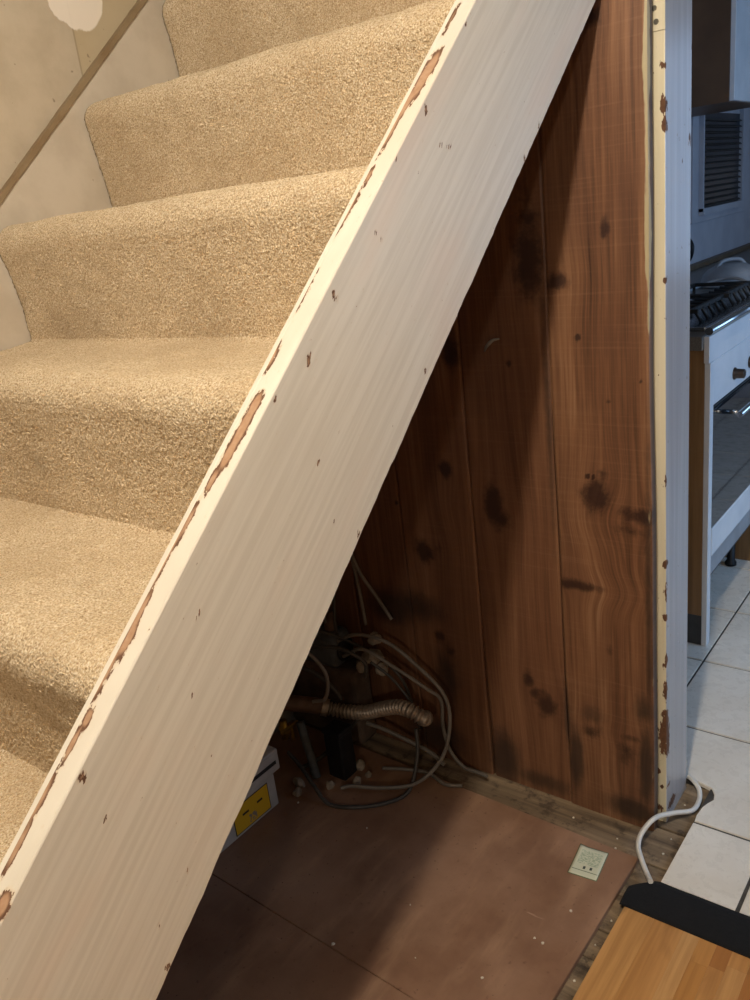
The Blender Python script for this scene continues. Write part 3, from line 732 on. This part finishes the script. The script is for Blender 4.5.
wire([(-.84, .68, .29), (-.78, .70, .30), (-.72, .715, .285), (-.675, .73, .245), (-.66, .74, .21)], .0055, 'dark_cable', 'thick dark cable resting just above the brown pipe')
wire([(-.585, .775, .0056), (-.53, .80, .0056), (-.47, .815, .0056), (-.41, .80, .0056), (-.37, .815, .0056)], .0048, 'grey_cable', 'grey cable end lying flat on the sheet by the planks')
tag(obj('pipe', tube(spline([(-.770, .690, .138), (-.752, .682, .09), (-.735, .675, .05), (-.718, .668, .0006)], 8), .0115, 12), M['bluepipe']), 'grey blue pipe standing on the sheet below the brown pipe', 'pipe')
bt = tag(empty('battery_box', (-.66, .70, 0)), 'black upright box standing on the sheet under the conduit', 'box')
cpart('body', box(-.694, -.640, .690, .740, .0005, .128, .004, 2), M['black'], bt); cpart('cap', box(-.696, -.638, .688, .742, .128, .142, .003, 2), M['black'], bt)
# meter with rounded body and union nuts
mt = tag(empty('gas_meter', (-.755, .80, .24)), 'dark dusty meter body mounted in the corner behind the cables', 'meter')
cpart('body', box(-.87, -.735, .815, .895, .2255, .325, .022, 4), M['bluepipe'], mt)
cpart('dial', lathe([(.0, 0), (.030, 0), (.032, .006), (.026, .010), (.0, .010)], 24, (-.735, .855, .275), 'X'), M['black'], mt)
for xx in (-.835, -.77):
    cpart('union_nut', lathe([(.0, 0), (.017, 0), (.018, .004), (.018, .020), (.013, .026), (.013, .05), (0, .05)], 6, (xx, .855, .325)), M['pipe'], mt)
tv = tag(empty('stop_valve', (-.80, .66, .13)), 'small brass stop valve with a yellow lever handle', 'valve')
cpart('body', lathe([(0, -.026), (.010, -.026), (.010, -.012), (.014, -.010), (.014, .010), (.010, .012), (.010, .026), (0, .026)], 14, (-.80, .66, .124)), M['brass'], tv)
cpart('lever', box(-.787, -.781, .632, .695, .128, .138, .002), M['brass'], tv); cpart('stem', lathe([(0, 0), (.006, 0), (.006, .022), (0, .022)], 10, (-.807, .663, .131), 'X'), M['brass'], tv)
cpart('outlet', box(-.788, -.780, .667, .675, .090, .128, .002), M['brass'], tv)
def rock(loc, r, seed):
    b = bmesh.new(); bmesh.ops.create_icosphere(b, subdivisions=2, radius=1)
    rs = random.Random(seed); sc = Vector((rs.uniform(.7, 1.2), rs.uniform(.7, 1.2), rs.uniform(.6, 1.3)))
    for v in b.verts:
        q = v.co.normalized(); v.co = Vector([c * s for c, s in zip(q * (1 + .45 * mnoise.noise(q * 1.4 + Vector((seed * 3.1, 0, 0)))), sc)]) * r + Vector(loc)
    zmin = min(v.co.z for v in b.verts)
    return b
ledge = tag(obj('broken_plinth', box(-.95, -.69, .828, .897, .0006, .225, .012, 2), M['brick']), 'crumbling masonry block behind the conduit carrying the meter', 'masonry')
for i, (lx, ly, lz, r, nm) in enumerate([(-.650, .868, .268, .024, 'pale broken plaster lump leaning on the planks above the conduit'), (-.640, .875, .318, .020, 'upper lump of plaster wedged against the planks under the cables'),
        (-.690, .862, .232, .020, 'grey plaster lump on top of the masonry block'), (-.625, .868, .235, .016, 'small plaster lump just over the ribbed conduit')]):
    tag(obj('plaster_lump', rock((lx, ly, lz), r, i + 2), M['rubble']), nm, 'rubble')
for i, (lx, ly, r) in enumerate([(-.640, .752, .014), (-.610, .700, .011), (-.715, .592, .012), (-.735, .62, .014), (-.60, .735, .010), (-.66, .655, .010)]):
    tag(obj('rubble_lump', rock((lx, ly, r * .75), r, i + 12), M['rubble']), 'small lump of rubble on the sheet near the black box', 'rubble', 'rubble lumps on the sheet')
# backing batten up the corner
tag(obj('trim_2', box(-.955, -.90, .868, .9055, .0, 1.40, .002), M['black']), 'dark upright batten in the corner of the cupboard', kind='structure')

# paint flakes
b = bmesh.new(); rs = random.Random(5)
spots = [(.013, .603), (-.019, .508), (0, .506), (-.49, .585), (-.19, .351), (-.695, .571), (-.348, .293), (-.272, .451), (-.06, .38)]
spots = [(x, y, .0004) for x, y in spots] + [(.081, .561, -.0108), (.010, .845, -.0108), (.018, .816, -.0108), (.08, .47, -.0108), (.085, .63, -.0108), (-.1, .86, -.0108), (.05, .87, -.0108), (.11, .85, -.0108), (.10, 1.02, -.0108), (.11, .90, -.0108)]
for x, y, z in spots:
    r = rs.uniform(.0018, .0042); a0 = rs.uniform(0, 6)
    lo = [b.verts.new((x + r * rs.uniform(.6, 1.2) * math.cos(a0 + k * 1.257), y + r * rs.uniform(.6, 1.2) * math.sin(a0 + k * 1.257), z)) for k in range(5)]
    hi = [b.verts.new((v.co.x * .8 + x * .2, v.co.y * .8 + y * .2, z + .0018)) for v in lo]
    b.faces.new(lo[::-1]); b.faces.new(hi)
    for k in range(5): b.faces.new((lo[k], lo[(k+1) % 5], hi[(k+1) % 5], hi[k]))
tag(obj('paint_flakes', b, M['crumb']), 'scattered pale paint flakes on the floor', 'debris', kind='stuff')

# ------------------------------------------------------------------ kitchen
XF = -.065
cu = tag(empty('base_cabinet', (-.36, 2.0, 0)), 'oak sided base cabinet that houses the oven', 'cabinet')
cpart('side_panel', box(-.655, -.079, 1.720, 1.738, .10, .900, .001), M['oakpanel'], cu)
cpart('plinth', box(-.655, -.079, 1.724, 1.738, .0, .0995), M['plinth'], cu)
cpart('stile', box(-.0785, -.063, 1.7205, 1.752, .0, .864, .001), M['white'], cu)
cpart('top_rail', box(-.0785, -.064, 1.712, 2.405, .8645, .936, .001), M['white'], cu)
cpart('far_side_panel', box(-.655, -.079, 2.385, 2.403, .0, .900, .001), M['oakpanel'], cu)
cpart('back_panel', box(-.655, -.645, 1.7385, 2.3845, .0, .900), M['white'], cu)
wt = tag(obj('worktop', box(-.658, -.079, 1.700, 4.78, .9005, .938, .002), M['worktop']), 'dark speckled worktop along the white kitchen wall', 'worktop')
tag(obj('upstand', box(-.659, -.625, 2.60, 4.75, .9385, .960, .002), M['upstand']), 'brown wooden strip at the back of the worktop', 'upstand')
for j, nm in enumerate(('white base cabinet next to the oven', 'white base cabinet under the far end of the worktop')):
    ya, yb = 2.42 + j * 1.18, 3.585 + j * 1.18
    cb = tag(empty('base_cabinet', (-.36, (ya + yb) / 2, 0)), nm, 'cabinet')
    cpart('body', box(-.655, -.0845, ya, yb, .10, .8995, .001), M['white'], cb); cpart('plinth', box(-.655, -.12, ya, yb, 0, .0995), M['plinth'], cb)
    for k in range(2):
        y0, y1 = ya + .583 * k + .002, ya + .583 * k + .580
        dd = cpart('door', box(-.084, -.066, y0, y1, .105, .895, .002), M['white'], cb)
        h = obj('knob', lathe([(0, 0), (.012, 0), (.014, .02), (.010, .026), (0, .026)], 14, (-.0655, y1 - .05 if k == 0 else y0 + .05, .80), 'X'), M['knob']); h.parent = dd
ov = tag(empty('oven', (-.30, 2.07, .15)), 'built-in oven with white control panel and dark glass door', 'oven')
cpart('body', box(-.60, -.080, 1.757, 2.380, .195, .862), M['plinth'], ov)
pan = cpart('control_panel', box(-.0795, XF, 1.757, 2.380, .738, .8635, .002), M['white'], ov)
for yy in (1.955, 2.12, 2.28):
    cpart('knob', lathe([(0, 0), (.018, 0), (.018, .004), (.0145, .006), (.0135, .028), (.011, .030), (0, .030)], 20, (XF + .0004, yy, .785), 'X'), M['knob'], ov)
dr = cpart('door', box(-.0795, -.071, 1.758, 2.380, .282, .728, .002), M['plinth'], ov)
def dpart(name, b, mat):
    o = obj(name, b, mat); o.parent = dr; return o
dpart('glass', box(-.0708, XF, 1.760, 2.378, .370, .726, .001), M['glass']); dpart('bottom_rail', box(-.0708, -.062, 1.758, 2.380, .283, .3695, .002), M['white'])
hb = tube([Vector((-.022, 1.86, .688)), Vector((-.022, 2.30, .688))], .009, 12)
for yy in (1.885, 2.275): merge(hb, tube([Vector((XF + .0005, yy, .688)), Vector((-.022, yy, .688))], .007, 10))
dpart('handle', hb, M['steel'])
cpart('vent_strip', box(-.0795, -.066, 1.758, 2.380, .222, .281, .001), M['greyware'], ov)
for yy in (1.80, 2.33):
    cpart('foot', lathe([(0, 0), (.02, 0), (.02, .01), (.014, .02), (.014, .1945), (0, .1945)], 14, (-.16, yy, .0005)), M['black'], ov)
hob = tag(empty('hob', (-.3, 2.1, .938)), 'steel gas hob with black pan supports above the oven', 'hob')
cpart('plate', box(-.60, -.095, 1.78, 2.46, .9385, .950, .003, 2), M['steel'], hob)
cpart('front_rail', tube([Vector((-.055, 1.675, .957)), Vector((-.055, 2.50, .957))], .0105, 14), M['steel'], hob)
gr = None
for (xa, xb, ya, yb) in ((-.33, -.13, 1.83, 2.13), (-.33, -.13, 2.15, 2.43), (-.57, -.36, 1.83, 2.13), (-.57, -.36, 2.15, 2.43)):
    gb = bmesh.new()
    for y in (ya, yb): merge(gb, box(xa, xb, y - .005, y + .005, .980, .992, .001))
    for x in (xa, xb - .02): merge(gb, box(x - .005, x + .005, ya, yb, .980, .992, .001))
    n_ = 5
    for i in range(n_):
        y = ya + (yb - ya) * (i + .5) / n_
        merge(gb, tube([Vector((xb - .075, y, .990)), Vector((xb - .02, y, .986)), Vector((xb, y, .951))], .0065, 6))
    merge(gb, box(xa - .004, xa + .004, ya - .004, ya + .004, .951, .985)); merge(gb, box(xa - .004, xa + .004, yb - .004, yb + .004, .951, .985))
    cpart('pan_support', gb, M['castiron'], hob)
    cpart('burner', lathe([(0, 0), (.045, 0), (.045, .012), (.034, .014), (.034, .022), (0, .022)], 20, ((xa + xb) / 2 - .01, (ya + yb) / 2, .9505)), M['castiron'], hob)
# grey dome shaped lid with an arched handle, and a pale flex, on the worktop
dm = tag(empty('serving_cover', (-.31, 2.80, .9385)), 'grey dome shaped cover lying on the worktop past the hob', 'cover')
cpart('dome', lathe([(0, 0), (.115, 0), (.118, .006), (.108, .012), (.100, .040), (.080, .060), (.050, .074), (.02, .078), (0, .078)], 32, (-.31, 2.80, .9387)), M['greyware'], dm)
cpart('handle', tube(spline([(-.35, 2.76, 1.004), (-.335, 2.775, 1.026), (-.31, 2.80, 1.031), (-.285, 2.825, 1.026), (-.27, 2.84, 1.004)], 8), .007, 10), M['greyware'], dm)
tag(obj('cable', tube(spline([(-.40, 2.56, .9445), (-.36, 2.60, .962), (-.30, 2.63, .978), (-.24, 2.62, .980), (-.19, 2.58, .965), (-.165, 2.535, .9445)], 12), .0055, 10), M['greyware']), 'pale flex arching over the worktop behind the hob', 'cable')
# jug mostly hidden behind the jamb
jg = tag(empty('kettle', (-.50, 2.95, .9385)), 'pale kettle with a dark handle on the worktop behind the jamb', 'kettle')
cpart('body', lathe([(0, 0), (.050, 0), (.053, .01), (.050, .12), (.046, .19), (.04, .20), (0, .205)], 28, (-.588, 3.02, .9387)), M['white'], jg)
cpart('handle', tube(spline([(-.540, 2.985, 1.095), (-.515, 2.955, 1.10), (-.498, 2.94, 1.075), (-.504, 2.945, 1.04), (-.526, 2.968, 1.01)], 8), .008, 10), M['black'], jg)
# wall cabinet
wc = tag(empty('wall_cabinet', (-.5, 3.1, 1.58)), 'dark sided wall cabinet with a white door above the worktop', 'cabinet')
cpart('body', box(-.657, -.347, 2.858, 3.40, 1.578, 2.30, .001), M['darkoak'], wc)
cpart('door', box(-.3465, -.328, 2.858, 3.40, 1.580, 2.30, .002), M['white'], wc)
# louvred window in the white wall
wn = tag(obj('window_1', box(-.6595, -.648, 3.415, 4.27, 1.135, 1.66, .001), M['kitchen']), 'white framed window with dark louvre slats in the kitchen wall', kind='structure')
obj('pane', box(-.6478, -.646, 3.515, 4.125, 1.195, 1.60), M['pane'], wn)
for i in range(15):
    z = 1.205 + i * .026
    b = box(-.006, .006, 3.52, 4.12, -.0015, .0015); bmesh.ops.rotate(b, verts=b.verts, cent=(0, 0, 0), matrix=Matrix.Rotation(math.radians(38), 3, 'Y')); bmesh.ops.translate(b, verts=b.verts, vec=(-.637, 0, z))
    obj('slat', b, M['slat'], wn)
fb = box(-.6478, -.628, 3.500, 3.5145, 1.18, 1.62); merge(fb, box(-.6478, -.628, 4.1255, 4.15, 1.18, 1.62)); merge(fb, box(-.6478, -.624, 3.50, 4.15, 1.165, 1.1945))
obj('window_frame', fb, M['kitchen'], wn)
